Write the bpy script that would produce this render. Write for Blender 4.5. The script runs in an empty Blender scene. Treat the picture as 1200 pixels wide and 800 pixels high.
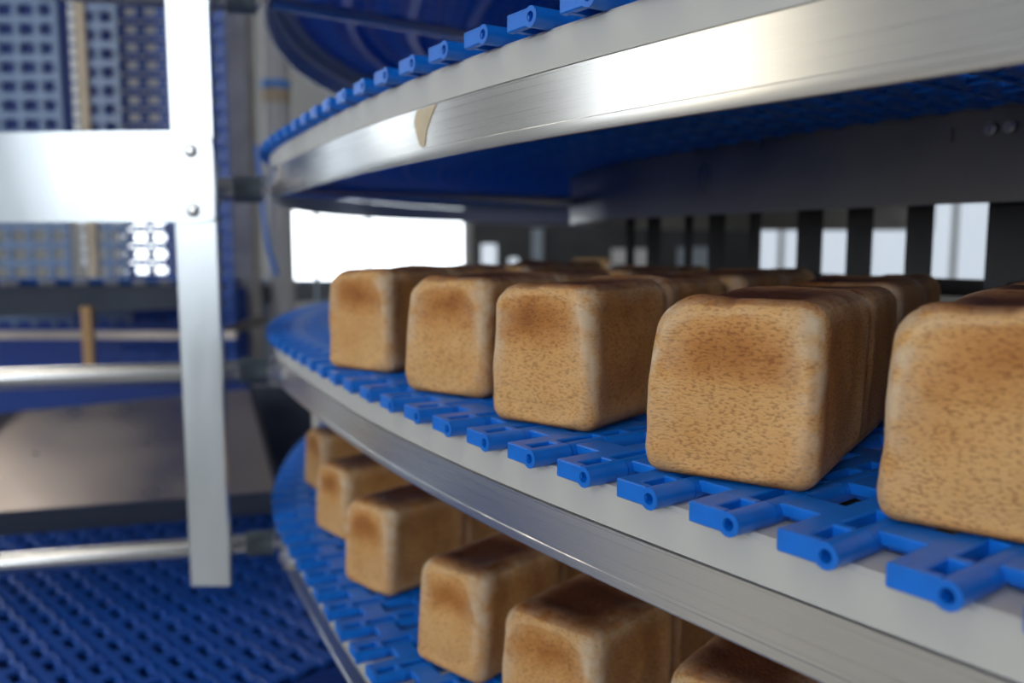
import bpy, bmesh, math, random
from mathutils import Vector, Matrix, noise
import numpy as np
random.seed(7)
CZ = 1.40                                    # height of the lens above the hall floor

# ---------------------------------------------------------------- camera
cd = bpy.data.cameras.new('camera'); cam = bpy.data.objects.new('camera', cd)
bpy.context.scene.collection.objects.link(cam); bpy.context.scene.camera = cam
cd.lens = 30.0; cd.sensor_width = 36.0; cd.clip_start = .02; cd.clip_end = 60
PITCH = math.atan(114/1000)
cam.location = (0, 0, CZ); cam.rotation_euler = (math.pi/2-PITCH, 0, 0)
cd.dof.use_dof = True; cd.dof.focus_distance = .56; cd.dof.aperture_fstop = 3.9

# ---------------------------------------------------------------- world, lights, exposure
sc = bpy.context.scene
w = bpy.data.worlds.new('overcast_sky'); sc.world = w; w.use_nodes = True
bg = w.node_tree.nodes['Background']; bg.inputs[0].default_value = (.75, .86, 1, 1); bg.inputs[1].default_value = 1.0
sc.view_settings.view_transform = 'Standard'; sc.view_settings.look = 'None'
sc.view_settings.gamma = 1; sc.view_settings.use_curve_mapping = False
sc.view_settings.exposure = 0.08
sc.cycles.use_denoising = True; sc.cycles.max_bounces = 8
WINDOW_GLOW = 3.6                            # daylight brightness of the hall windows

def area(name, loc, aim, size, power, col):
    l = bpy.data.lights.new(name, 'AREA'); l.shape = 'RECTANGLE'; l.size, l.size_y = size
    l.energy = power; l.color = col
    o = bpy.data.objects.new(name, l); sc.collection.objects.link(o); o.location = loc
    o.rotation_euler = (Vector(aim)-Vector(loc)).to_track_quat('-Z', 'Y').to_euler(); return o
area('hall_lamp', (-1.5, -1.0, 4.85), (-1.5, -1.0, 0), (.35, 2.4), 25, (1, .90, .76))
area('hall_lamp', (-3.0, 4.5, 4.85), (-3.0, 4.5, 0), (.35, 2.4), 60, (1, .92, .80))
area('hall_lamp', (4.5, 3.5, 4.85), (4.5, 3.5, 0), (.35, 2.4), 35, (1, .90, .76))

# ---------------------------------------------------------------- helpers
C = sc.collection
def P(px, py, d):                            # a point of the hall seen at a photo pixel, d metres ahead
    x = (px-600)/1000; u = (400-py)/1000
    c, s = math.cos(PITCH), math.sin(PITCH)
    v = Vector((x, c+u*s, -s+u*c)); v *= d/v.y
    return Vector((v.x, v.y, v.z+CZ))
def link(name, me, m, parent=None):
    o = bpy.data.objects.new(name, me); C.objects.link(o)
    if m and not me.materials: me.materials.append(m)
    if parent: o.parent = parent
    return o
def obj(name, bm, m, parent=None, smooth=None):
    me = bpy.data.meshes.new(name)
    bmesh.ops.recalc_face_normals(bm, faces=bm.faces)
    bm.to_mesh(me); bm.free()
    if smooth is not None:
        me.polygons.foreach_set('use_smooth', [True]*len(me.polygons))
        me.set_sharp_from_angle(angle=math.radians(smooth))
    return link(name, me, m, parent)
def tag(o, label, cat, group=None):
    o['label'] = label; o['category'] = cat
    if group: o['group'] = group
    return o
def thing(name, label, cat, loc=(0, 0, 0), rz=0, group=None):
    o = bpy.data.objects.new(name, None); C.objects.link(o); o.location = loc; o.rotation_euler.z = rz
    o.empty_display_size = .05
    return tag(o, label, cat, group)
def struct(name, bm, m, parent=None, **k):
    o = obj(name, bm, m, parent, **k)
    if not parent: o['kind'] = 'structure'
    return o
def box(bm, c, s, M=None, bevel=0):
    vs = bmesh.ops.create_cube(bm, size=1)['verts']
    for v in vs: v.co = Vector((v.co.x*s[0], v.co.y*s[1], v.co.z*s[2]))+Vector(c)
    if bevel:
        es = list({e for v in vs for e in v.link_edges})
        r = bmesh.ops.bevel(bm, geom=es, offset=bevel, segments=1, affect='EDGES', profile=.5)
        vs = list({v for f in r['faces'] for v in f.verts})
    if M is not None:
        for v in vs: v.co = M @ v.co
    return vs
def bxo(x0, x1, y0, y1, z0, z1, bm=None, bevel=0):
    bm = bm or bmesh.new(); box(bm, ((x0+x1)/2, (y0+y1)/2, (z0+z1)/2), (x1-x0, y1-y0, z1-z0), None, bevel); return bm
def tube(bm, a, b, r, n=24, hole=0, caps=True):
    a, b = Vector(a), Vector(b); q = (b-a).to_track_quat('Z', 'Y'); L = (b-a).length
    def ring(rad, t): return [bm.verts.new(a+q @ Vector((rad*math.cos(k*2*math.pi/n), rad*math.sin(k*2*math.pi/n), t))) for k in range(n)]
    A, B = ring(r, 0), ring(r, L)
    for k in range(n): bm.faces.new((A[k], A[(k+1) % n], B[(k+1) % n], B[k]))
    if hole:
        E, F = ring(hole, 0), ring(hole, L)
        for k in range(n):
            j = (k+1) % n
            bm.faces.new((E[j], E[k], F[k], F[j])); bm.faces.new((A[j], A[k], E[k], E[j])); bm.faces.new((B[k], B[j], F[j], F[k]))
    elif caps: bm.faces.new(A[::-1]); bm.faces.new(B)
    return bm
def hexbolt(bm, p, d, r=.008, h=.006):
    p, d = Vector(p), Vector(d).normalized()
    tube(bm, p, p+d*.0015, r*1.35, 16); tube(bm, p+d*.0015, p+d*h, r, 6); return bm

# ---------------------------------------------------------------- materials
def mat(name, col, rough=.5, metal=0, emit=None, bump=None, var=0, vscale=8, stretch=(1, 1, 1), coat=0, rvar=0):
    m = bpy.data.materials.new(name); m.use_nodes = True; nt = m.node_tree; b = nt.nodes['Principled BSDF']
    b.inputs['Base Color'].default_value = (*col, 1); b.inputs['Roughness'].default_value = rough; b.inputs['Metallic'].default_value = metal
    b.inputs['Coat Weight'].default_value = coat
    N, L = nt.nodes.new, nt.links.new
    tc = N('ShaderNodeTexCoord'); mp = N('ShaderNodeMapping'); mp.inputs['Scale'].default_value = stretch
    L(tc.outputs['UV' if stretch[2] == 0 else 'Object'], mp.inputs[0])
    if var or rvar:
        n = N('ShaderNodeTexNoise'); n.inputs['Scale'].default_value = vscale; n.inputs['Detail'].default_value = 5
        L(mp.outputs[0], n.inputs['Vector'])
        if var:
            mx = N('ShaderNodeMix'); mx.data_type = 'RGBA'
            mx.inputs[6].default_value = (*[c*(1-var) for c in col], 1); mx.inputs[7].default_value = (*[min(1, c*(1+var)) for c in col], 1)
            rp = N('ShaderNodeMapRange'); rp.inputs[1].default_value = .3; rp.inputs[2].default_value = .7
            L(n.outputs[0], rp.inputs[0]); L(rp.outputs[0], mx.inputs[0]); L(mx.outputs[2], b.inputs['Base Color'])
        if rvar:
            rr = N('ShaderNodeMapRange'); rr.inputs[1].default_value = .3; rr.inputs[2].default_value = .7
            rr.inputs[3].default_value = rough-rvar; rr.inputs[4].default_value = rough+rvar
            L(n.outputs[0], rr.inputs[0]); L(rr.outputs[0], b.inputs['Roughness'])
    if bump:
        n2 = N('ShaderNodeTexNoise'); n2.inputs['Scale'].default_value = bump[0]; n2.inputs['Detail'].default_value = 4
        bp = N('ShaderNodeBump'); bp.inputs['Strength'].default_value = bump[1]; bp.inputs['Distance'].default_value = bump[2]
        L(mp.outputs[0], n2.inputs['Vector']); L(n2.outputs[0], bp.inputs['Height']); L(bp.outputs[0], b.inputs['Normal'])
    if emit:
        b.inputs['Emission Color'].default_value = (*emit[0], 1); b.inputs['Emission Strength'].default_value = emit[1]
    return m
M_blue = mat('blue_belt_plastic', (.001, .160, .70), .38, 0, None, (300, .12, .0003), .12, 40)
M_blue_shaded = mat('shaded_blue_belt_plastic', (.001, .075, .42), .4)  # belt blue made darker, so the colour itself carries the shade
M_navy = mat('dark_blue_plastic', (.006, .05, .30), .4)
M_alu = mat('brushed_aluminium', (.80, .79, .77), .30, 1, None, (1.0, .05, .0003), .05, 1, (1.2, 900, 0), 0, .04)
_b = M_alu.node_tree.nodes['Principled BSDF']; _b.inputs['Anisotropic'].default_value = .7; _b.inputs['Anisotropic Rotation'].default_value = .25
_t = M_alu.node_tree.nodes.new('ShaderNodeTangent'); _t.direction_type = 'UV_MAP'; M_alu.node_tree.links.new(_t.outputs[0], _b.inputs['Tangent'])
M_steel = mat('stainless_steel', (.50, .44, .40), .34, 1, None, (5, .2, .002), .08, 6, (1, 1, 1), 0, .08)
M_post = mat('satin_aluminium', (.60, .65, .69), .33, 1, None, (60, .05, .0005), .06, 14, (1, 1, .3), 0, .06)
M_tube = mat('polished_steel_tube', (.58, .60, .62), .25, 1)
M_inner = mat('dull_inner_steel', (.34, .33, .32), .33, 1, None, None, .15, 5, (1, 1, 1), 0, .08)
M_guard = mat('white_wear_plastic', (.55, .55, .53), .5)
M_pvc = mat('grey_plastic_sleeve', (.12, .155, .18), .45)
M_black = mat('black_steel', (.012, .013, .015), .45)
M_zinc = mat('zinc_bolt', (.72, .72, .72), .28, 1)
M_grey = mat('grey_painted_steel', (.30, .36, .43), .4, 0, None, None, .1, 6)
M_beige = mat('beige_plastic', (.55, .45, .32), .5, 0, None, None, .1, 20)
M_tan = mat('tan_plastic', (.55, .33, .14), .5)
M_column = mat('weathered_column', (.58, .56, .54), .5, 0, None, None, .2, 8)
M_pale = mat('pale_painted_pipe', (.62, .63, .65), .35)
M_wall = mat('hall_wall_paint', (.40, .415, .43), .8, 0, None, (60, .2, .002), .08, 1.5)
M_ceil = mat('hall_ceiling', (.30, .31, .32), .8, 0, None, None, .1, 2)
M_floor = mat('hall_floor', (.48, .46, .43), .45, 0, None, (30, .2, .002), .15, 2)
M_frame = mat('window_frame_paint', (.5, .5, .5), .5)
M_pane = mat('daylit_pane', (.8, .8, .8), .4, 0, ((.86, .94, 1.0), WINDOW_GLOW))
M_pane_dim = mat('daylit_pane_and_panel_glow', (.7, .7, .7), .4, 0, ((.74, .86, 1.0), .62))
M_clip = mat('pale_chain_clip', (.75, .78, .8), .35)
M_lip = mat('dark_slate_paint', (.025, .035, .06), .5)
M_pane_warm = mat('warm_tinted_pane', (.8, .8, .8), .4, 0, ((1.0, .90, .70), WINDOW_GLOW))  # pane glow tinted warm to imitate a lamp's reflection on the rail
M_pane_key = mat('bright_daylit_pane', (.8, .8, .8), .4, 0, ((.90, .95, 1.0), WINDOW_GLOW*1.35))
M_lattice = mat('grey_sheen_lattice', (.16, .25, .42), .3)  # grey sheen of the blue belt put into its base colour
M_machine = mat('dark_machine_paint', (.03, .035, .04), .5, 0, None, None, .2, 5)
M_residue = mat('dried_residue', (.62, .52, .36), .55, 0, None, None, .1, 60)

def bread_mat():
    m = bpy.data.materials.new('baked_crust'); m.use_nodes = True; nt = m.node_tree; b = nt.nodes['Principled BSDF']
    N, L = nt.nodes.new, nt.links.new
    tc = N('ShaderNodeTexCoord'); oi = N('ShaderNodeObjectInfo')
    at = N('ShaderNodeVertexColor'); at.layer_name = 'bake'       # R: bake darkness and darker crease, G: pale floury ridge, B: end face
    sep = N('ShaderNodeSeparateColor'); L(at.outputs[0], sep.inputs[0])
    add = N('ShaderNodeVectorMath'); add.operation = 'ADD'; L(tc.outputs['Object'], add.inputs[0])
    sc_ = N('ShaderNodeVectorMath'); sc_.operation = 'SCALE'; sc_.inputs[0].default_value = (5, 3, 7); L(oi.outputs['Random'], sc_.inputs['Scale']); L(sc_.outputs[0], add.inputs[1])
    n1 = N('ShaderNodeTexNoise'); n1.inputs['Scale'].default_value = 26; n1.inputs['Detail'].default_value = 6; n1.inputs['Roughness'].default_value = .6; L(add.outputs[0], n1.inputs['Vector'])
    s = N('ShaderNodeMath'); s.operation = 'MULTIPLY_ADD'; s.inputs[1].default_value = .55; L(n1.outputs[0], s.inputs[0])
    s2 = N('ShaderNodeMath'); s2.operation = 'ADD'; s2.inputs[1].default_value = -.275; L(sep.outputs[0], s2.inputs[0]); L(s2.outputs[0], s.inputs[2])
    cr = N('ShaderNodeValToRGB'); L(s.outputs[0], cr.inputs[0]); e = cr.color_ramp.elements
    e[0].position = .0; e[0].color = (.76, .46, .19, 1); e[1].position = 1; e[1].color = (.13, .036, .008, 1)
    for p, c in ((.3, (.66, .335, .105, 1)), (.55, (.47, .19, .042, 1)), (.8, (.25, .08, .016, 1))):
        x = e.new(p); x.color = c
    # pores, drawn out sideways as on a tin-baked crust
    mp = N('ShaderNodeMapping'); mp.inputs['Scale'].default_value = (1, 1, 2.3); L(add.outputs[0], mp.inputs[0])
    n2 = N('ShaderNodeTexNoise'); n2.inputs['Scale'].default_value = 330; n2.inputs['Detail'].default_value = 3; L(mp.outputs[0], n2.inputs['Vector'])
    pr = N('ShaderNodeMapRange'); pr.inputs[1].default_value = .34; pr.inputs[2].default_value = .50; L(n2.outputs[0], pr.inputs[0])
    mx = N('ShaderNodeMix'); mx.data_type = 'RGBA'; mx.blend_type = 'MULTIPLY'; mx.inputs[0].default_value = .75
    pc = N('ShaderNodeValToRGB'); pc.color_ramp.elements[0].color = (.48, .37, .29, 1); pc.color_ramp.elements[1].color = (1, 1, 1, 1); L(pr.outputs[0], pc.inputs[0])
    L(cr.outputs[0], mx.inputs[6]); L(pc.outputs[0], mx.inputs[7])
    n3 = N('ShaderNodeTexNoise'); n3.inputs['Scale'].default_value = 70; n3.inputs['Detail'].default_value = 5; L(add.outputs[0], n3.inputs['Vector'])
    fm = N('ShaderNodeMath'); fm.operation = 'MULTIPLY'; L(sep.outputs[1], fm.inputs[0])
    fr = N('ShaderNodeMapRange'); fr.inputs[1].default_value = .3; fr.inputs[2].default_value = .62; L(n3.outputs[0], fr.inputs[0]); L(fr.outputs[0], fm.inputs[1])
    m2 = N('ShaderNodeMix'); m2.data_type = 'RGBA'; m2.inputs[7].default_value = (.72, .56, .38, 1)
    L(fm.outputs[0], m2.inputs[0]); L(mx.outputs[2], m2.inputs[6]); L(m2.outputs[2], b.inputs['Base Color'])
    bp = N('ShaderNodeBump'); bp.inputs['Strength'].default_value = .75; bp.inputs['Distance'].default_value = .0011; L(n2.outputs[0], bp.inputs['Height'])
    bp2 = N('ShaderNodeBump'); bp2.inputs['Strength'].default_value = .5; bp2.inputs['Distance'].default_value = .003; L(n1.outputs[0], bp2.inputs['Height']); L(bp.outputs[0], bp2.inputs['Normal'])
    L(bp2.outputs[0], b.inputs['Normal']); b.inputs['Roughness'].default_value = .62; b.inputs['Specular IOR Level'].default_value = .35
    return m
M_bread = bread_mat()

# ---------------------------------------------------------------- the hall
X0, X1, Y0, Y1, ZC = -6.0, 8.0, -4.0, 9.0, 5.0
struct('floor', bxo(X0-.2, X1+.2, Y0-.2, Y1+.2, -.1, 0), M_floor)
struct('ceiling', bxo(X0-.2, X1+.2, Y0-.2, Y1+.2, ZC, ZC+.1), M_ceil)
def wall(name, axis, pos, thick, a0, a1, wins):
    """wall with real openings; wins = (a0,a1,z0,z1)"""
    bm = bmesh.new(); wins = sorted(wins)
    def seg(a, b, z0, z1):
        if b-a < 1e-4 or z1-z0 < 1e-4: return
        if axis == 'x': bxo(min(pos, pos+thick), max(pos, pos+thick), a, b, z0, z1, bm)
        else: bxo(a, b, min(pos, pos+thick), max(pos, pos+thick), z0, z1, bm)
    cur = a0
    for (b0, b1, z0, z1) in wins:
        seg(cur, b0, 0, ZC); seg(b0, b1, 0, z0); seg(b0, b1, z1, ZC); cur = b1
    seg(cur, a1, 0, ZC)
    return struct(name, bm, M_wall)
wn = [0]
def window(axis, pos, thick, w_, pane, nx=3, nz=2, fw=.05):
    wn[0] += 1; a0, a1, z0, z1 = w_
    e = bpy.data.objects.new('window_%d' % wn[0], None); C.objects.link(e); e['kind'] = 'structure'
    def bb(bm, a, b, z, zz, t0, t1):
        p0, p1 = sorted((pos+thick*t0, pos+thick*t1))
        if axis == 'x': bxo(p0, p1, a, b, z, zz, bm)
        else: bxo(a, b, p0, p1, z, zz, bm)
    fr = bmesh.new()
    bb(fr, a0, a1, z0, z0+fw, .2, .8); bb(fr, a0, a1, z1-fw, z1, .2, .8)
    for i in range(nx+1):
        x = a0+fw/2+(a1-a0-fw)*i/nx; bb(fr, x-fw/2, x+fw/2, z0+fw, z1-fw, .2, .8)
    for j in range(1, nz):
        z = z0+(z1-z0)*j/nz
        for i in range(nx):
            xa = a0+fw+(a1-a0-fw)*i/nx; xb = a0+(a1-a0-fw)*(i+1)/nx; bb(fr, xa, xb, z-fw/2, z+fw/2, .25, .75)
    obj('window_frame', fr, M_frame, e)
    for i in range(nx):
        for j in range(nz):
            bm = bmesh.new()
            xa = a0+fw+(a1-a0-fw)*i/nx; xb = a0+(a1-a0-fw)*(i+1)/nx
            za = z0+(fw if j == 0 else fw/2)+0*j if j == 0 else z0+(z1-z0)*j/nz+fw/2
            zb = z1-fw if j == nz-1 else z0+(z1-z0)*(j+1)/nz-fw/2
            bb(bm, xa, xb, za, zb, .45, .55); obj('pane', bm, pane[i] if isinstance(pane, list) else pane, e)
WL = [(.35, 2.0, CZ+.25, CZ+2.6), (4.9, 6.1, CZ+.25, CZ+2.6)]
WF = [(-5.4, -1.0, CZ+.15, CZ+2.9)]
WB = [(-4.15, -3.6, CZ-.35, CZ+.9), (-2.56, -.47, CZ-.42, CZ+.6), (1.9, 5.6, CZ-.48, CZ+.5)]
wall('wall_left', 'x', X0, -.2, Y0, Y1, WL)
wall('wall_right', 'x', X1, .2, Y0, Y1, [])
wall('wall_front', 'y', Y0, -.2, X0-.2, X1+.2, WF)
wall('wall_back', 'y', Y1, .2, X0-.2, X1+.2, WB)
window('x', X0, -.2, WL[0], [M_pane_warm, M_pane], 2, 1); window('x', X0, -.2, WL[1], M_pane, 1, 1)
window('y', Y0, -.2, WF[0], M_pane_key, 3, 2)
window('y', Y1, .2, WB[0], M_pane, 1, 1); window('y', Y1, .2, WB[1], M_pane, 2, 1); window('y', Y1, .2, WB[2], M_pane_dim, 4, 1)

# ---------------------------------------------------------------- plan curve of the spiral's outer rail
raw = [(.72, -.34), (.42, .06), (.199, .357), (.124, .456), (.07, .527), (.018, .598), (-.056, .712), (-.165, .902),
       (-.288, 1.16), (-.35, 1.29), (-.405, 1.43), (-.455, 1.70), (-.472, 1.95)]
CX, CY, RR = 1.03, 1.95, 1.502
raw += [(CX-RR*math.cos(t), CY+RR*math.sin(t)) for t in np.linspace(.2, 2.1, 12)]
def catmull(pts, n=40):
    pts = [np.array(p, float) for p in pts]; pts = [2*pts[0]-pts[1]]+pts+[2*pts[-1]-pts[-2]]; out = []
    for i in range(1, len(pts)-2):
        p0, p1, p2, p3 = pts[i-1:i+3]
        t0 = 0; t1 = np.linalg.norm(p1-p0)**.5; t2 = t1+np.linalg.norm(p2-p1)**.5; t3 = t2+np.linalg.norm(p3-p2)**.5
        for t in np.linspace(t1, t2, n, endpoint=False):
            A1 = (t1-t)/(t1-t0)*p0+(t-t0)/(t1-t0)*p1; A2 = (t2-t)/(t2-t1)*p1+(t-t1)/(t2-t1)*p2; A3 = (t3-t)/(t3-t2)*p2+(t-t2)/(t3-t2)*p3
            B1 = (t2-t)/(t2-t0)*A1+(t-t0)/(t2-t0)*A2; B2 = (t3-t)/(t3-t1)*A2+(t-t1)/(t3-t1)*A3
            out.append((t2-t)/(t2-t1)*B1+(t-t1)/(t2-t1)*B2)
    out.append(pts[-2]); return np.array(out)
cv = catmull(raw)
def resample(c, step):
    s = np.r_[0, np.cumsum(np.hypot(*np.diff(c, axis=0).T))]; n = int(s[-1]/step); q = np.linspace(0, s[-1], n+1)
    return np.c_[np.interp(q, s, c[:, 0]), np.interp(q, s, c[:, 1])]
cv = resample(cv, .01)
k = np.exp(-.5*(np.arange(-24, 25)/9.)**2); k /= k.sum()
pad = np.r_[np.repeat(cv[:1], 24, 0), cv, np.repeat(cv[-1:], 24, 0)]
cv = np.c_[np.convolve(pad[:, 0], k, 'valid'), np.convolve(pad[:, 1], k, 'valid')][20:-20]
S = np.r_[0, np.cumsum(np.hypot(*np.diff(cv, axis=0).T))]; LEN = S[-1]
TG = np.gradient(cv, axis=0); TG /= np.hypot(*TG.T)[:, None]
NI = np.c_[TG[:, 1], -TG[:, 0]]              # inward normal (curve runs near -> far, centre on its right)
def at_s(s):
    p = np.array([np.interp(s, S, cv[:, 0]), np.interp(s, S, cv[:, 1])]); n = np.array([np.interp(s, S, NI[:, 0]), np.interp(s, S, NI[:, 1])])
    return p, n/np.hypot(*n)
def near_s(x, y): return S[np.argmin(np.hypot(cv[:, 0]-x, cv[:, 1]-y))]
def sweep(prof, z, s0=0, s1=None, step=3, closed=True):
    """sweep a profile of (inward offset, height) along the curve"""
    s1 = LEN if s1 is None else s1
    idx = [i for i in range(0, len(cv), step) if s0 <= S[i] <= s1]
    bm = bmesh.new(); uv = bm.loops.layers.uv.new('uv'); rings = []
    for i in idx: rings.append([bm.verts.new((*(cv[i]+NI[i]*o), z+h)) for o, h in prof])
    n = len(prof); acc = [0]
    for a in range(n): acc.append(acc[-1]+math.dist(prof[a], prof[(a+1) % n]))
    for j in range(len(rings)-1):
        for a in range(n if closed else n-1):
            b = (a+1) % n
            f = bm.faces.new((rings[j][a], rings[j][b], rings[j+1][b], rings[j+1][a]))
            for lp, (u, v) in zip(f.loops, ((S[idx[j]], acc[a]), (S[idx[j]], acc[a+1]), (S[idx[j+1]], acc[a+1]), (S[idx[j+1]], acc[a]))): lp[uv].uv = (u, v)
    if closed: bm.faces.new(rings[0]); bm.faces.new(rings[-1][::-1])
    return bm

# ---------------------------------------------------------------- belt module (one hinged row of the plastic belt)
PITCH_B = .0585; TH = .0125
def module_mesh(width, name='belt_module', detail=True, m=None):
    bm = bmesh.new(); p = PITCH_B; w_ = .034; wl = .0325; r = .0070; zc = TH-r+.0004
    n = int(width/w_)
    W = n*w_
    bv = .0009 if detail else 0
    vc = -.0085                                                    # the web sits towards the near hinge
    box(bm, (W/2, vc, TH-.0038), (W-.002, .0150, .0074), None, bv)
    box(bm, (W/2, vc, TH*.4), (W-.006, .005, TH*.78), None, 0)
    for k in range(n):
        u0 = k*w_+.0006; side = -1 if k % 2 == 0 else 1
        hinge = side*p/2
        if side < 0:                                               # short loop: two legs round an open pocket
            for uu in (u0+.0028, u0+wl-.0028):
                y0, y1 = hinge+.003, vc+.0077; box(bm, (uu, (y0+y1)/2, TH/2+.0002), (.0062, y1-y0, TH-.0004), None, bv)
        else:                                                      # long arm: a flat deck that runs out to its knuckle
            y0, y1 = vc+.006, hinge-.004
            box(bm, (u0+wl/2, (y0+y1)/2, TH-.0040), (wl-.008, y1-y0, .0072), None, bv)
            box(bm, (u0+wl/2, (y0+y1)/2, TH*.4), (.005, y1-y0, TH*.76), None, 0)
        tube(bm, (u0-.0007, hinge, zc), (u0+wl, hinge, zc), r, 14 if detail else 8, .0036 if (detail and k in (0, n-1)) else 0)
    me = bpy.data.meshes.new(name); bmesh.ops.recalc_face_normals(bm, faces=bm.faces); bm.to_mesh(me); bm.free()
    me.materials.append(m or M_blue)
    me.polygons.foreach_set('use_smooth', [True]*len(me.polygons)); me.set_sharp_from_angle(angle=math.radians(32))
    return me
MOD = module_mesh(.613)
OVER = .013                                   # the belt's links overhang the rail
def tier_belt(zb, label, group, s0=0, s1=None):
    t = thing('conveyor_belt', label, 'conveyor belt', (0, 0, zb), 0, group); s = s0+PITCH_B
    s1 = LEN if s1 is None else s1
    while s < s1-.03:
        p, n = at_s(s); p = p-n*OVER; tx = (n[0], n[1]); vy = (-n[1], n[0])
        o = bpy.data.objects.new('belt_module', MOD); C.objects.link(o); o.parent = t
        o.matrix_local = Matrix(((tx[0], vy[0], 0, p[0]), (tx[1], vy[1], 0, p[1]), (0, 0, 1, 0), (0, 0, 0, 1)))
        s += PITCH_B
    return t
A_ = .183; PT = .30
ZT = {0: CZ-A_, 1: CZ-A_+PT, -1: CZ-A_-PT, 2: CZ-A_+2*PT}      # top of the aluminium band, per tier
GH = .027                                     # height of the white guide above the band
HB = {0: .0388, 1: .0450, -1: .0388, 2: .0450}
def tier_rail(k, label):
    z = ZT[k]; hb = HB[k]; t = thing('tier_rail', label, 'rail', (0, 0, z), 0)
    prof = [(0, -.0012), (0, -hb*.80), (-.0007, -hb*.815), (-.0007, -hb*.96), (.0001, -hb), (.004, -hb), (.004, -.0012)]
    obj('outer_band', sweep(prof, 0), M_alu, t, smooth=25)
    obj('wear_strip', sweep([(.0012, 0), (.0012, GH-.0025), (.0035, GH), (.034, GH), (.034, GH-.008), (.012, GH-.008), (.012, 0)], 0), M_guard, t, smooth=25)
    obj('inner_band', sweep([(.602, -.072), (.602, GH+.012), (.608, GH+.012), (.608, -.072)], 0, .5), M_inner, t, smooth=25)
    for o in (.13, .25, .37, .49):
        if k == 2:
            obj('support_strip', sweep([(o, GH-.016), (o, GH-.001), (o+.018, GH-.001), (o+.018, GH-.016)], 0, 1.0), M_blue, t, smooth=25)
    return t
rails = {}
for kk, lab in ((0, 'curved aluminium and white rail under the middle tier of loaves in focus'),
                (1, 'bright curved rail of the tier overhead, reflecting the windows'),
                (-1, 'lower curved rail at the bottom edge beneath the lower loaves'),
                (2, 'dark underside rail of the topmost tier at the upper left')):
    rails[kk] = tier_rail(kk, lab)
    for dz, ds in ((-.012, 0), (-.016, .045)):
        p, n = at_s(near_s(-.352, 1.285)+ds); b_ = bmesh.new(); hexbolt(b_, (p[0], p[1], dz), (-n[0], -n[1], 0), .0105, .011); obj('hex_bolt', b_, M_zinc, rails[kk])
ZB = {k_: ZT[k_]+GH+.0002 for k_ in ZT}
tier_belt(ZB[0], 'blue modular plastic belt carrying the row of loaves in focus', 'spiral belt tiers')
tier_belt(ZB[1], 'blue modular plastic belt overhead, seen at its edge and underside', 'spiral belt tiers')
tier_belt(ZB[-1], 'blue modular plastic belt of the lower tier carrying the lower loaves', 'spiral belt tiers')
tier_belt(ZB[2], 'blue belt of the topmost tier, only its dark underside in view', 'spiral belt tiers', .8)
# dried residue streak on the upper band
s = near_s(-.078, .745)
bm = bmesh.new()
outl = [(-.030, -.002), (.008, -.002), (.014, -.010), (.012, -.018), (.004, -.031), (-.002, -.0345), (-.007, -.033), (-.010, -.022), (-.020, -.010)]
fr = [bm.verts.new((*(at_s(s+a)[0]-at_s(s+a)[1]*.0007), b)) for a, b in outl]; bk = [bm.verts.new((*(at_s(s+a)[0]+at_s(s+a)[1]*.0003), b)) for a, b in outl]
bm.faces.new(fr); bm.faces.new(bk[::-1])
for i in range(len(outl)): j = (i+1) % len(outl); bm.faces.new((fr[i], fr[j], bk[j], bk[i]))
obj('residue_patch', bm, M_residue, rails[1])
# splice plate with two bolts on the inner band of the overhead tier
s = near_s(.05, .55)
pl = obj('splice_plate', sweep([(.599, -.004), (.599, .012), (.602, .012), (.602, -.004)], 0, s+.1, s+.2), M_inner, rails[1])
for ds in (.03, .055):
    p, n = at_s(s+ds); b_ = bmesh.new(); hexbolt(b_, (*(p+n*.599), .006), (-n[0], -n[1], 0), .005, .004); obj('hex_bolt', b_, M_zinc, rails[1])

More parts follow.
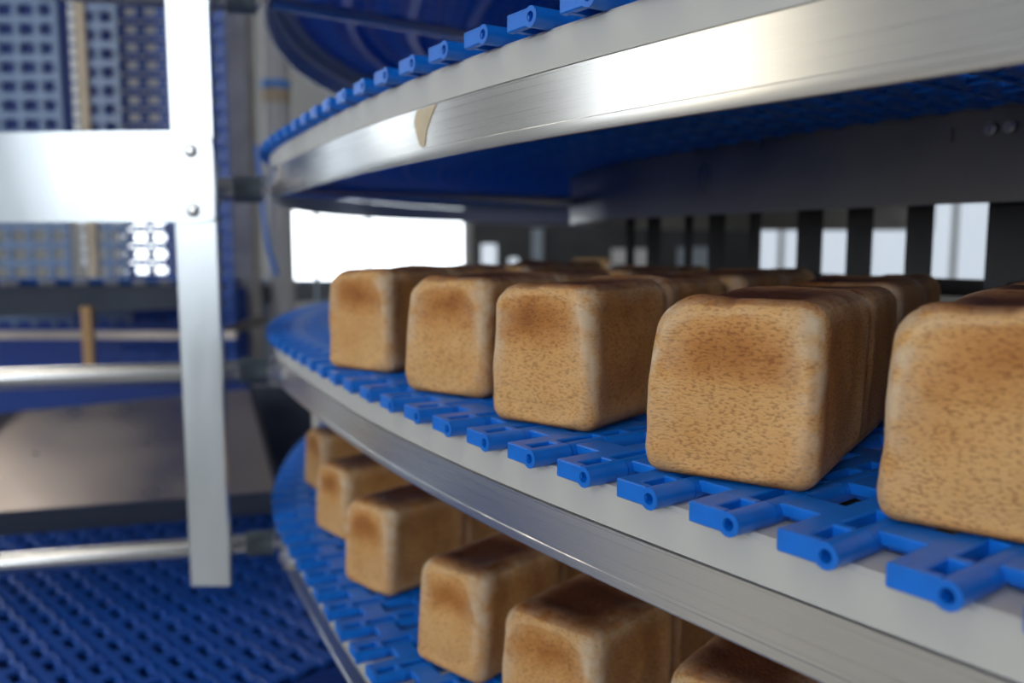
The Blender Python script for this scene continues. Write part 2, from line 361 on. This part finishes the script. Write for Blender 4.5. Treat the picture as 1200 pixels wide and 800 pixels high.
# ---------------------------------------------------------------- loaves
def loaf_mesh(seed, L, W, H, crease=True):
    """x across the end face, y along the loaf (0 = front face), z up; origin at the bottom centre of the front face"""
    rs = random.Random(seed); NX, NY, NZ = 30, 56 if L > .2 else 34, 30
    off = Vector((rs.uniform(0, 50), rs.uniform(0, 50), rs.uniform(0, 50)))
    V, F, idx = [], [], {}
    def vid(i, j, k_):
        key = (i, j, k_)
        if key not in idx: idx[key] = len(V); V.append(key)
        return idx[key]
    for i in range(NX):
        for j in range(NY):
            F.append((vid(i, j, 0), vid(i, j+1, 0), vid(i+1, j+1, 0), vid(i+1, j, 0))); F.append((vid(i, j, NZ), vid(i+1, j, NZ), vid(i+1, j+1, NZ), vid(i, j+1, NZ)))
    for i in range(NX):
        for k_ in range(NZ):
            F.append((vid(i, 0, k_), vid(i+1, 0, k_), vid(i+1, 0, k_+1), vid(i, 0, k_+1))); F.append((vid(i, NY, k_), vid(i, NY, k_+1), vid(i+1, NY, k_+1), vid(i+1, NY, k_)))
    for j in range(NY):
        for k_ in range(NZ):
            F.append((vid(0, j, k_), vid(0, j, k_+1), vid(0, j+1, k_+1), vid(0, j+1, k_))); F.append((vid(NX, j, k_), vid(NX, j+1, k_), vid(NX, j+1, k_+1), vid(NX, j, k_+1)))
    # irregularities of this loaf
    oval = rs.uniform(2.6, 4.5); ptc = rs.uniform(.42, .58); pta = rs.uniform(-.2, .2); tl = rs.uniform(.9, 1.25); tr = rs.uniform(.9, 1.25); lean = rs.uniform(-.003, .003); bulge = rs.uniform(.001, .003)
    hx, hy, hz = W/2, L/2, H/2; cos, cols = [], []
    def warp(t, n): return t                                      # even grid
    for (i, j, k_) in V:
        a, b, c = 2*i/NX-1, 2*j/NY-1, 2*k_/NZ-1
        x, y, z = a*hx, b*hy, c*hz
        top = max(0, c)
        r = .017+.008*top*(1.25*tl if a < 0 else .45*tr)                      # upper corners rounder than the lower ones
        r_low = .013; r = r if c > 0 else r_low+(.017-r_low)*(1+c)
        q = Vector((max(-hx+r, min(hx-r, x)), max(-hy+r, min(hy-r, y)), max(-hz+r, min(hz-r, z)))); d = Vector((x, y, z))-q
        nrm = d.normalized() if d.length > 1e-7 else Vector((0, 0, 1))
        # which face
        co = q+nrm*r if d.length > 1e-7 else Vector((x, y, z))
        nf = Vector((0, 0, 0))
        ex, ey, ez = 1-abs(a), 1-abs(b), 1-abs(c)
        # dents on the faces: end panels slightly sunk, top sunk
        ridge = 0; bake = .30
        def plateau(u, v, lo=.62, hi=.92, pw=5.0):
            m_ = (abs(u)**pw+abs(v)**pw)**(1/pw); return 1-min(1, max(0, (m_-lo)/(hi-lo)))
        if j in (0, NY):
            pl_ = plateau(a*1.03+.02, c*.97+.03, .74, .94, oval); pl_ = pl_*pl_*(3-2*pl_)
            co.y += (.0046*pl_)*(1 if b < 0 else -1)
            rim = math.exp(-((pl_-.35)/.33)**2)
            hi = max(0, c-.05); bake = .15+.40*math.exp(-((c-ptc+.28*a*a+.10*noise.noise(Vector((a*2.5, c*2.5, 0))+off))/.30)**2)*math.exp(-((a-pta)/.85)**2)*(.15+.85*pl_)+.16*math.exp(-((pl_-.8)/.2)**2)*(c > .1)+.10*(1-ex if abs(a) > .8 else 0)
            bake += .22*max(0, -c-.86)/.14
            ridge = .30*max(0, c-.15)*rim
        elif k_ == NZ:
            pl_ = plateau(a, (b if not crease else (2*abs(b)-1)), .45, .95); co.z -= .0035*pl_
            bake = .62+.38*pl_; ridge = .25*(1-pl_)
        elif k_ == 0: bake = .6
        else:
            pl_ = plateau(b if not crease else 2*abs(b)-1, c, .6, .95); sgn = 1 if a < 0 else -1
            co.x += sgn*.0018*pl_; bake = .27+.10*max(0, c); ridge = .34*(1-pl_)
        # floury pale corners where edges of the tin meet
        ne = sorted((hx*ex, hy*ey, hz*ez)); edge = math.exp(-(ne[1]/.012)**2)
        vert = math.exp(-((hx*ex+hy*ey)/.016)**2)                    # upright corner edges
        ridge += 1.0*vert*(.25+.75*max(0, min(1, .6+c)))+.12*edge
        if k_ == NZ and (j < 3): bake -= .05
        if crease:
            g = math.exp(-((y-lean*3+.15*(x*x)/W)/.0045)**2)
            if k_ > NZ*.35 or True: co -= Vector((math.copysign(.0020, a)*(1 if i in (0, NX) else 0), 0, .0032*(1 if k_ == NZ else 0)))*g
            bake += .28*g;  # darker tone along the crease
            ridge += .5*math.exp(-((y)/.016)**2)*math.exp(-((hx*ex+hz*(1-c if c > 0 else 1))/.018)**2)
        n_ = noise.noise(co*28+off)*.0016+noise.noise(co*9+off)*.0028+noise.noise(co*75+off)*.0005
        bulgeD = Vector((a, b*.6, c*.3))
        co += nrm*n_ if c > -.8 else nrm*n_*.2
        co.x += lean*(c+1)
        co.z = max(co.z, -hz)
        co += Vector((hx*0, hy, hz)); cos.append(co)
        bake += noise.noise(co*18+off)*.10
        cols.append((min(1, max(0, bake)), min(1, max(0, ridge)), 0, 1))
    me = bpy.data.meshes.new('bread_loaf'); me.from_pydata([tuple(c) for c in cos], [], F); me.update()
    ca = me.color_attributes.new('bake', 'FLOAT_COLOR', 'POINT'); ca.data.foreach_set('color', [v for c in cols for v in c])
    me.polygons.foreach_set('use_smooth', [True]*len(me.polygons)); me.materials.append(M_bread)
    bm = bmesh.new(); bm.from_mesh(me); bmesh.ops.recalc_face_normals(bm, faces=bm.faces); bm.to_mesh(me); bm.free()
    return me
LL = .265
def place_loaf(px, py, ang, zt, label, group, W=.098, H=.112, seed=0, L=LL, back=False, tall=1):
    """front-left bottom corner seen at (px,py) of the photograph, on a belt whose top is zt"""
    z = zt
    c, s_ = math.cos(PITCH), math.sin(PITCH); u = (400-py)/1000
    ray = Vector(((px-600)/1000, c+u*s_, -s_+u*c)); tt = (z-CZ)/ray.z
    fl = Vector((ray.x*tt, ray.y*tt, z)); a = math.radians(ang); ax = Vector((math.cos(a), math.sin(a), 0)); dy = Vector((-ax.y, ax.x, 0))
    o = link('bread_loaf', loaf_mesh(seed, L, W, H), M_bread)
    o.location = fl+ax*W/2; o.rotation_euler.z = a
    if label: tag(o, label, 'bread loaf', group)
    q = fl+ax*W/2+dy*(L+.012)
    o2 = link('bread_loaf', loaf_mesh(seed+50, .245, W, H), M_bread)
    o2.location = (q.x, q.y, z); o2.rotation_euler.z = a+random.uniform(-.03, .03)
    return o, o2
top0 = ZB[0]+TH; topL = ZB[-1]+TH
G0, GL = 'loaves on the middle tier', 'loaves on the lower tier'
mid = [(1018, 611, -38, 'largest front loaf on the middle tier, cut off by the right edge of the photo', .112, .117, 5),
       (748, 553, -33, 'sharp square loaf left of the one at the right edge, pale floury corner', .108, .1135, 4),
       (571, 492, -37, 'middle loaf of the five in front, with an oval panel and steep pale right side', .100, .115, 3),
       (471, 458, -35, 'second loaf from the far left end of the middle tier', .101, .115, 2),
       (381, 431, -33, 'farthest left loaf on the middle tier, beside the empty stretch of blue belt', .100, .118, 1)]
BEHIND = {5: 'largest loaf', 4: 'sharp square one', 3: 'oval-panelled one', 2: 'second from left', 1: 'farthest left one',
          11: 'creased one', 12: 'whole nearest one', 13: 'third from the far end', 14: 'second farthest', 15: 'farthest', 16: 'one cut by the bottom edge'}
for px, py, an, lb, W, H, sd in mid:
    o, o2 = place_loaf(px, py, an, top0, lb, G0, W, H, sd)
    tag(o2, 'shadowed second-row loaf on the middle tier, right behind the '+BEHIND[sd], 'bread loaf', 'second row of loaves on the middle tier')
low = [(581, 845, -42, 'creased dark-topped loaf on the lower tier at the bottom of the photo', .112, .117, 11),
       (483, 772, -42, 'lower tier loaf whose end face shows whole nearest the bottom edge', .100, .118, 12),
       (401, 680, -44, 'pale ended loaf on the lower tier above the blue belt, third from the far end', .098, .117, 13),
       (368, 618, -50, 'second farthest loaf on the lower tier, half tucked under the rail', .098, .112, 14),
       (355, 566, -58, 'farthest narrow loaf on the lower tier at its left end', .098, .112, 15)]
for px, py, an, lb, W, H, sd in low:
    o, o2 = place_loaf(px, py, an, topL, lb, GL, W, H, sd)
    tag(o2, 'shaded second-row loaf on the lower tier, behind the '+BEHIND[sd], 'bread loaf', 'second row of loaves on the lower tier')
o, o2 = place_loaf(775, 945, -38, topL, 'nearest lower loaf, only its dark top showing at the bottom edge', GL, .11, .117, 16)
tag(o2, 'shaded second-row loaf on the lower tier, behind the '+BEHIND[16], 'bread loaf', 'second row of loaves on the lower tier')

# ---------------------------------------------------------------- cross tubes, post and plate on the left
P0 = Vector((-.798, 1.33, 0)); P1 = Vector((-.400, 1.428, 0)); D = (P1-P0).normalized()
for k_, lb in ((-1, 'lowest steel cross tube, running from the left edge to the lower rail'),
               (0, 'thick polished cross tube at mid height, left of the middle rail'),
               (1, 'short cross tube behind the wide plate, ending at the overhead rail'),
               (2, 'grey cross tube at the very top left corner of the spiral')):
    z = CZ-.211+PT*k_
    t = thing('cross_tube', lb, 'tube', (P0.x, P0.y, z), 0, 'cross tubes of the frame')
    e = P1-P0
    obj('tube', tube(bmesh.new(), -D*.7, e-D*.03, .0185, 32), M_tube, t, smooth=40)
    obj('sleeve', tube(bmesh.new(), e-D*.056, e-D*.012, .0215, 32), M_pvc, t, smooth=40)
    obj('washer', tube(bmesh.new(), e-D*.012, e-D*.006, .014, 20), M_zinc, t, smooth=40)
    b_ = bmesh.new()
    hexbolt(b_, e-D*.001+Vector((0, 0, .020)), -D, .006, .008); obj('hex_bolt', b_, M_zinc, t)
    b_ = bmesh.new(); hexbolt(b_, e-D*.001+Vector((0.004, -.012, -.001)), -D, .007, .009); obj('hex_bolt', b_, M_zinc, t)
# bars under the belts, from the outer rail to the inner band
for k_, lb in ((1, 'thin steel bar crossing under the overhead tier'), (2, 'steel bar crossing under the topmost tier'), (0, 'steel bar under the middle tier')):
    z = CZ-.211+PT*k_; a = Vector((-.390, 1.43, 0)); b = Vector((.19, 1.84, 0))
    t = thing('under_belt_bar', lb, 'bar', (a.x, a.y, z), 0, 'bars crossing under the belts')
    obj('bar', tube(bmesh.new(), (0, 0, 0), b-a, .011, 20), M_tube, t, smooth=40)
    d_ = (b-a).normalized(); obj('clamp', tube(bmesh.new(), (b-a)-d_*.03, (b-a)+d_*.02, .028, 20), M_black, t, smooth=40)

pt = thing('upright_post', 'tall flat aluminium upright standing left of the spiral', 'post', (-.4755, 1.300, 0))
bm = bxo(-.0315, .0315, -.006, .006, CZ-.5365, 2.75, None, .0012); obj('flat_bar', bm, M_post, pt)
b_ = bxo(-.0315, .0315, -.0, .012, 2.75, 2.756); obj('end_cap', b_, M_pvc, pt)
for z in (CZ-.511, CZ-.211, CZ+.089, CZ+.389):                      # saddles that carry the tubes
    b_ = bmesh.new(); bxo(-.02, .02, .006, .032, z-.0225, z-.0175, b_); obj('saddle', b_, M_post, pt)

# wide curved guard plate bolted to the post
gp = thing('guard_plate', 'wide pale metal plate bolted across the upright at the left edge', 'plate', (-.444, 1.292, CZ))
bm = bmesh.new(); z0, z1 = .033, .166; prof = []; rc = .022
uvl = bm.loops.layers.uv.new('uv')
n = 40; Lp = .75
def yb(x): return 0 if x > -.07 else .30*(x+.07)**2*(1 if x > -.6 else 1)
cols_ = []
for i in range(n+1):
    x = -Lp*(i/n)**1.6; r_in = 0
    if -x < rc: r_in = rc-math.sqrt(max(0, rc*rc-(rc+x)**2))
    cols_.append((x, yb(x), z0+r_in*.35, z1-r_in))
T_ = .004; fv = []
for (x, y, a, b) in cols_: fv.append([bm.verts.new((x, y-T_, a)), bm.verts.new((x, y-T_, b)), bm.verts.new((x, y, b)), bm.verts.new((x, y, a))])
for i in range(n):
    for q in range(4): bm.faces.new((fv[i][q], fv[i][(q+1) % 4], fv[i+1][(q+1) % 4], fv[i+1][q]))
bm.faces.new(fv[0]); bm.faces.new(fv[-1][::-1])
obj('plate', bm, M_post, gp, smooth=25)
for zz in (.137, .050):
    b_ = bmesh.new(); bmesh.ops.create_uvsphere(b_, u_segments=20, v_segments=10, radius=.0105)
    for v in b_.verts: v.co = Vector((v.co.x-.032, v.co.y*.45-T_, v.co.z+zz))
    obj('bolt', b_, M_zinc, gp, smooth=60)

# ---------------------------------------------------------------- drum cage inside the spiral
dr = thing('drum_cage', 'black upright bars of the drum inside the spiral, bright windows behind', 'drum', (0, 0, 0))
def inner(s, o=.675): p, n = at_s(s); return p+n*o
def s_for_px(px):
    best = min(((abs(600+1000*inner(s_)[0]/inner(s_)[1]-px), s_) for s_ in np.linspace(.5, 2.6, 600) if inner(s_)[1] > .3))
    return best[1]
for px, wd in ((1195, .060), (1074, .025), (1004, .026), (946, .028), (883, .014), (838, .022), (806, .012), (765, .020), (738, .014)):
    s_ = s_for_px(px); p, n = at_s(s_); q = p+n*.675; a = math.atan2(q[1], q[0])-math.pi/2
    b_ = bmesh.new(); box(b_, (0, 0, 1.45), (wd*1.25, .02, 2.3)); o = obj('upright_bar', b_, M_black, dr); o.location = (q[0], q[1], 0); o.rotation_euler.z = a
for z in (CZ-.052, CZ-.36, CZ+.25, .32, 2.5):
    obj('ring', sweep([(.66, -.010), (.66, .010), (.69, .010), (.69, -.010)], z, .5, 2.2), M_black, dr)

# ---------------------------------------------------------------- plant behind and to the left
# sloping conveyor behind the post
a = Vector((-1.42, 1.80, CZ-.085)); b = Vector((-.82, 4.1, CZ-.182)); d_ = (b-a); L_ = d_.length; xx = d_.normalized(); zz_ = Vector((0, 0, 1)); yy = zz_.cross(xx).normalized(); zz_ = xx.cross(yy)
MT = Matrix(((xx.x, yy.x, zz_.x, a.x), (xx.y, yy.y, zz_.y, a.y), (xx.z, yy.z, zz_.z, a.z), (0, 0, 0, 1)))
cv_ = thing('sloping_conveyor', 'grey-sided conveyor behind the post with pale clips along its blue belt', 'conveyor'); cv_.matrix_world = MT
obj('side_frame', bxo(0, L_, -.004, .004, -.085, -.004), M_grey, cv_); obj('side_frame', bxo(0, L_, .40, .408, -.085, -.004), M_grey, cv_)
obj('bed', bxo(0, L_, .004, .40, -.02, -.008), M_navy, cv_)
obj('belt', bxo(0, L_, -.012, .404, -.003, .012, None, .002), M_blue, cv_)
i = 0; x = .05
clip = bpy.data.meshes.new('clip'); _b = bxo(-.028, .028, -.016, -.012, -.006, .010, None, .001); _b.to_mesh(clip); _b.free(); clip.materials.append(M_clip)
while x < L_: o = link('clip', clip, None, cv_); o.location = (x, 0, 0); x += .125
obj('leg', bxo(L_-.33, L_-.27, .18, .24, -1.1, -.02), M_grey, cv_)
obj('hanger', bxo(.02, .05, .404, .42, -.08, 1.6), M_grey, cv_)
# hanging belts
def hanging_belt(x, y, zt, nrow, label, rz=0, me=None):
    t = thing('hanging_belt', label, 'conveyor belt', (x, y, 0), rz, 'upright belts at the back left')
    for i in range(nrow):
        o = bpy.data.objects.new('belt_module', me); C.objects.link(o); o.parent = t
        o.matrix_local = Matrix(((1, 0, 0, 0), (0, 0, -1, 0), (0, 1, 0, zt-i*PITCH_B), (0, 0, 0, 1)))
    return t
def lattice_mesh(n):
    bm = bmesh.new(); w_ = .066
    box(bm, (n*w_/2, 0, .006), (n*w_, .022, .012), None, .0012)
    for k in range(n+1): box(bm, (min(max(k*w_, .01), n*w_-.01), 0, .0055), (.020, PITCH_B-.002, .010), None, .001)
    me = bpy.data.meshes.new('lattice_module'); bmesh.ops.recalc_face_normals(bm, faces=bm.faces); bm.to_mesh(me); bm.free(); me.materials.append(M_lattice); return me
hanging_belt(-2.085, 2.78, 2.45, 23, 'lattice belt with grey sheen in its colour, hanging upright at the far left edge', me=lattice_mesh(10))
hanging_belt(-1.405, 2.86, 2.45, 23, 'narrow lattice belt with grey sheen in its colour, directly right of the pale guide strip', me=lattice_mesh(2))
hanging_belt(-1.385, 3.02, 2.70, 31, 'dark blue belt hanging upright just left of the post', me=module_mesh(.41, 'narrow_belt_module', False, M_blue_shaded))
t = thing('backing_board', 'navy board showing through the lattice belts at upper left', 'board', (-1.9, 2.93, 0))
obj('board', bxo(-.45, .56, 0, .012, CZ+.09, 2.9), M_navy, t)
obj('hanger', bxo(-.3, -.26, .012, .04, CZ+.2, ZC), M_grey, t); obj('hanger', bxo(.3, .34, .012, .04, CZ+.2, ZC), M_grey, t)
t = thing('belt_guide', 'pale upright guide strip between the two hanging blue belts', 'guide strip', (-1.275, 2.60, 0))
obj('strip', bxo(-.008, .020, -.01, .01, CZ-.1, 2.6), M_beige, t)
for i in range(34): link('tooth', clip, None, t).matrix_local = Matrix(((0, 0, 1, -.016), (0, 1, 0, 0), (.5, 0, 0, 1.35+i*.036), (0, 0, 0, 1)))
tb = thing('added_backboard', 'added dark blue board keeping gaps dark behind the foot of the hanging belts', 'board', (-1.5, 3.2, 0))
obj('board', bxo(-.9, .50, 0, .02, .72, CZ-.16), M_navy, tb)  # board added so gaps in the unlit lower belt stay dark
for x in (-.8, .4): obj('hanger', bxo(x-.02, x+.02, 0.02, .06, .75, 3.0), M_grey, tb)
obj('guide_bar', bxo(-.95, .62, -.50, -.48, CZ-.30, CZ-.275), M_steel, tb)
obj('bracket', bxo(.55, .57, -.49, .01, CZ-.30, CZ-.27), M_steel, tb)
p = P(104, 400, 2.35); tag(obj('tan_standoff', bxo(p.x-.014, p.x+.014, p.y-.01, p.y+.01, CZ-.36, CZ-.17), M_tan, None), 'short tan upright below the grey conveyor side', 'upright')
# columns behind the post
t = thing('frame_column', 'weathered grey column directly right of the post', 'column', (-1.02, 3.28, 0))
obj('column', bxo(-.05, .045, -.04, .04, 0, 3.2, None, .004), M_column, t)
obj('base_plate', bxo(-.09, .09, -.08, .08, 0, .01), M_column, t)
t = thing('standpipe', 'pale upright pipe with a bright blue ring behind the rails', 'pipe', (-.93, 3.45, 0))
obj('pipe', tube(bmesh.new(), (0, 0, 0), (0, 0, 3.3), .052, 24), M_pale, t, smooth=40)
obj('ring', tube(bmesh.new(), (0, 0, CZ+.605), (0, 0, CZ+.635), .058, 24), mat('sky_blue_tape', (.10, .32, .85), .4), t, smooth=40)
obj('collar', tube(bmesh.new(), (0, 0, CZ+.55), (0, 0, CZ+.604), .056, 24), M_beige, t, smooth=40)
t = tag(obj('thin_rod', tube(bmesh.new(), P(370, 372, 3.2)*1+Vector((0, 0, -1.1)), P(369, 190, 3.2), .009, 16), M_grey, None, smooth=40), 'thin grey upright rod seen left of the farthest middle loaf', 'rod')
# blue hose
bm = bmesh.new(); pts = [P(300, 170, 2.9), P(306, 215, 2.9), P(309, 255, 2.9), P(315, 292, 2.9), P(325, 322, 2.9)]
for u_, v_ in zip(pts[:-1], pts[1:]): tube(bm, u_, v_, .007, 12)
tag(obj('air_hose', bm, M_blue, None, smooth=60), 'thin blue hose curving down beside the pale pipe', 'hose')

# stainless chute
ch = thing('steel_chute', 'sloping brownish stainless steel chute panel behind the lower post', 'chute')
c0, c1, c2, c3 = P(-60, 490, 1.95), P(291, 456, 2.25), P(323, 575, 1.95), P(-60, 604, 1.62)
_n = (c1-c0).cross(c3-c0); _c = Vector((0, 0, CZ)); _r = P(323, 575, 1)-_c; c2 = _c+_r*((c0-_c).dot(_n)/_r.dot(_n))   # keep the panel flat
def prism(c, off, name, m):
    bm = bmesh.new(); A = [bm.verts.new(v) for v in c]; B = [bm.verts.new(v+off) for v in c]
    bm.faces.new(A); bm.faces.new(B[::-1])
    for i in range(4): bm.faces.new((A[i], A[(i+1) % 4], B[(i+1) % 4], B[i]))
    return obj(name, bm, m, ch)
nn = (c1-c0).cross(c3-c0).normalized(); nn = nn if nn.z > 0 else -nn
prism([c0, c1, c2, c3], -nn*.004, 'panel', M_steel)
dn = Vector((0, 0, -.050))
prism([c3+Vector((0, .003, -.001)), c2+Vector((0, .003, -.001)), c2+Vector((0, .04, 0)), c3+Vector((0, .04, 0))], dn, 'lower_lip', M_lip)
prism([c1+Vector((.006, 0, 0)), c1+Vector((.012, 0, 0)), c2+Vector((.012, 0, 0)), c2+Vector((.006, 0, 0))], Vector((0, 0, -.03)), 'edge_trim', M_black)
obj('end_plate', bxo(-.745, -.575, 2.40, 2.42, CZ-.73, CZ-.405), M_lip, ch); obj('bracket', bxo(-.80, -.70, 2.28, 2.40, CZ-.60, CZ-.58), M_lip, ch)
for f_ in (.25, .6):
    q = (c0*.5+c3*.5)*(1-f_)+(c1*.5+c2*.5)*f_-nn*.008
    obj('stay', tube(bmesh.new(), q, (q.x, 3.198, .80), .012, 12), M_lip, ch, smooth=40)
# low wide belt at the bottom left
MOD_W = module_mesh(1.975, 'wide_belt_module', False, M_blue_shaded)
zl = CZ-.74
wb = thing('wide_belt', 'wide blue belt, darkened for shade in its colour, lying low at the bottom left under the lowest tube', 'conveyor belt', (-.95, 1.98, zl), math.radians(-45))
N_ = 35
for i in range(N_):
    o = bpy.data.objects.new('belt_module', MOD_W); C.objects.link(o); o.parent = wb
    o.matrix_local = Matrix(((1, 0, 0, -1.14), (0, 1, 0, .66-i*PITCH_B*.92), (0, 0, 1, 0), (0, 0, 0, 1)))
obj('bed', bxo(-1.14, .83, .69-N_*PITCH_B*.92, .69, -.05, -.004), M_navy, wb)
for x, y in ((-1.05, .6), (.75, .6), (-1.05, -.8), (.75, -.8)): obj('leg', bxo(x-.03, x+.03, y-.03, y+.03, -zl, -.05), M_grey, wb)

# dark machinery behind the drum
t = thing('machine_cabinet', 'dark machine standing behind the spiral between the two bright windows', 'machine', (.6, 5.6, 0))
obj('body', bxo(-.86, 1.0, 0, .8, 0, CZ+.6), M_machine, t)
for x0, x1, z0, z1, m in ((-.80, -.70, -.17, .0, M_pane_dim), (-.62, -.56, -.14, -.09, M_pane_dim), (.05, .33, -.22, -.03, M_pale), (-.20, .03, -.20, -.10, M_tan), (.48, .74, -.20, -.02, M_grey)):  # pane-material panels glow to give bright spots on the cabinet
    obj('panel', bxo(x0, x1, -.012, -.001, CZ+z0, CZ+z1), m, t)
obj('post', bxo(-.47, -.40, -.05, -.002, 0, CZ+.1), M_grey, t)
print('LEN', LEN, 'tiers', ZT)
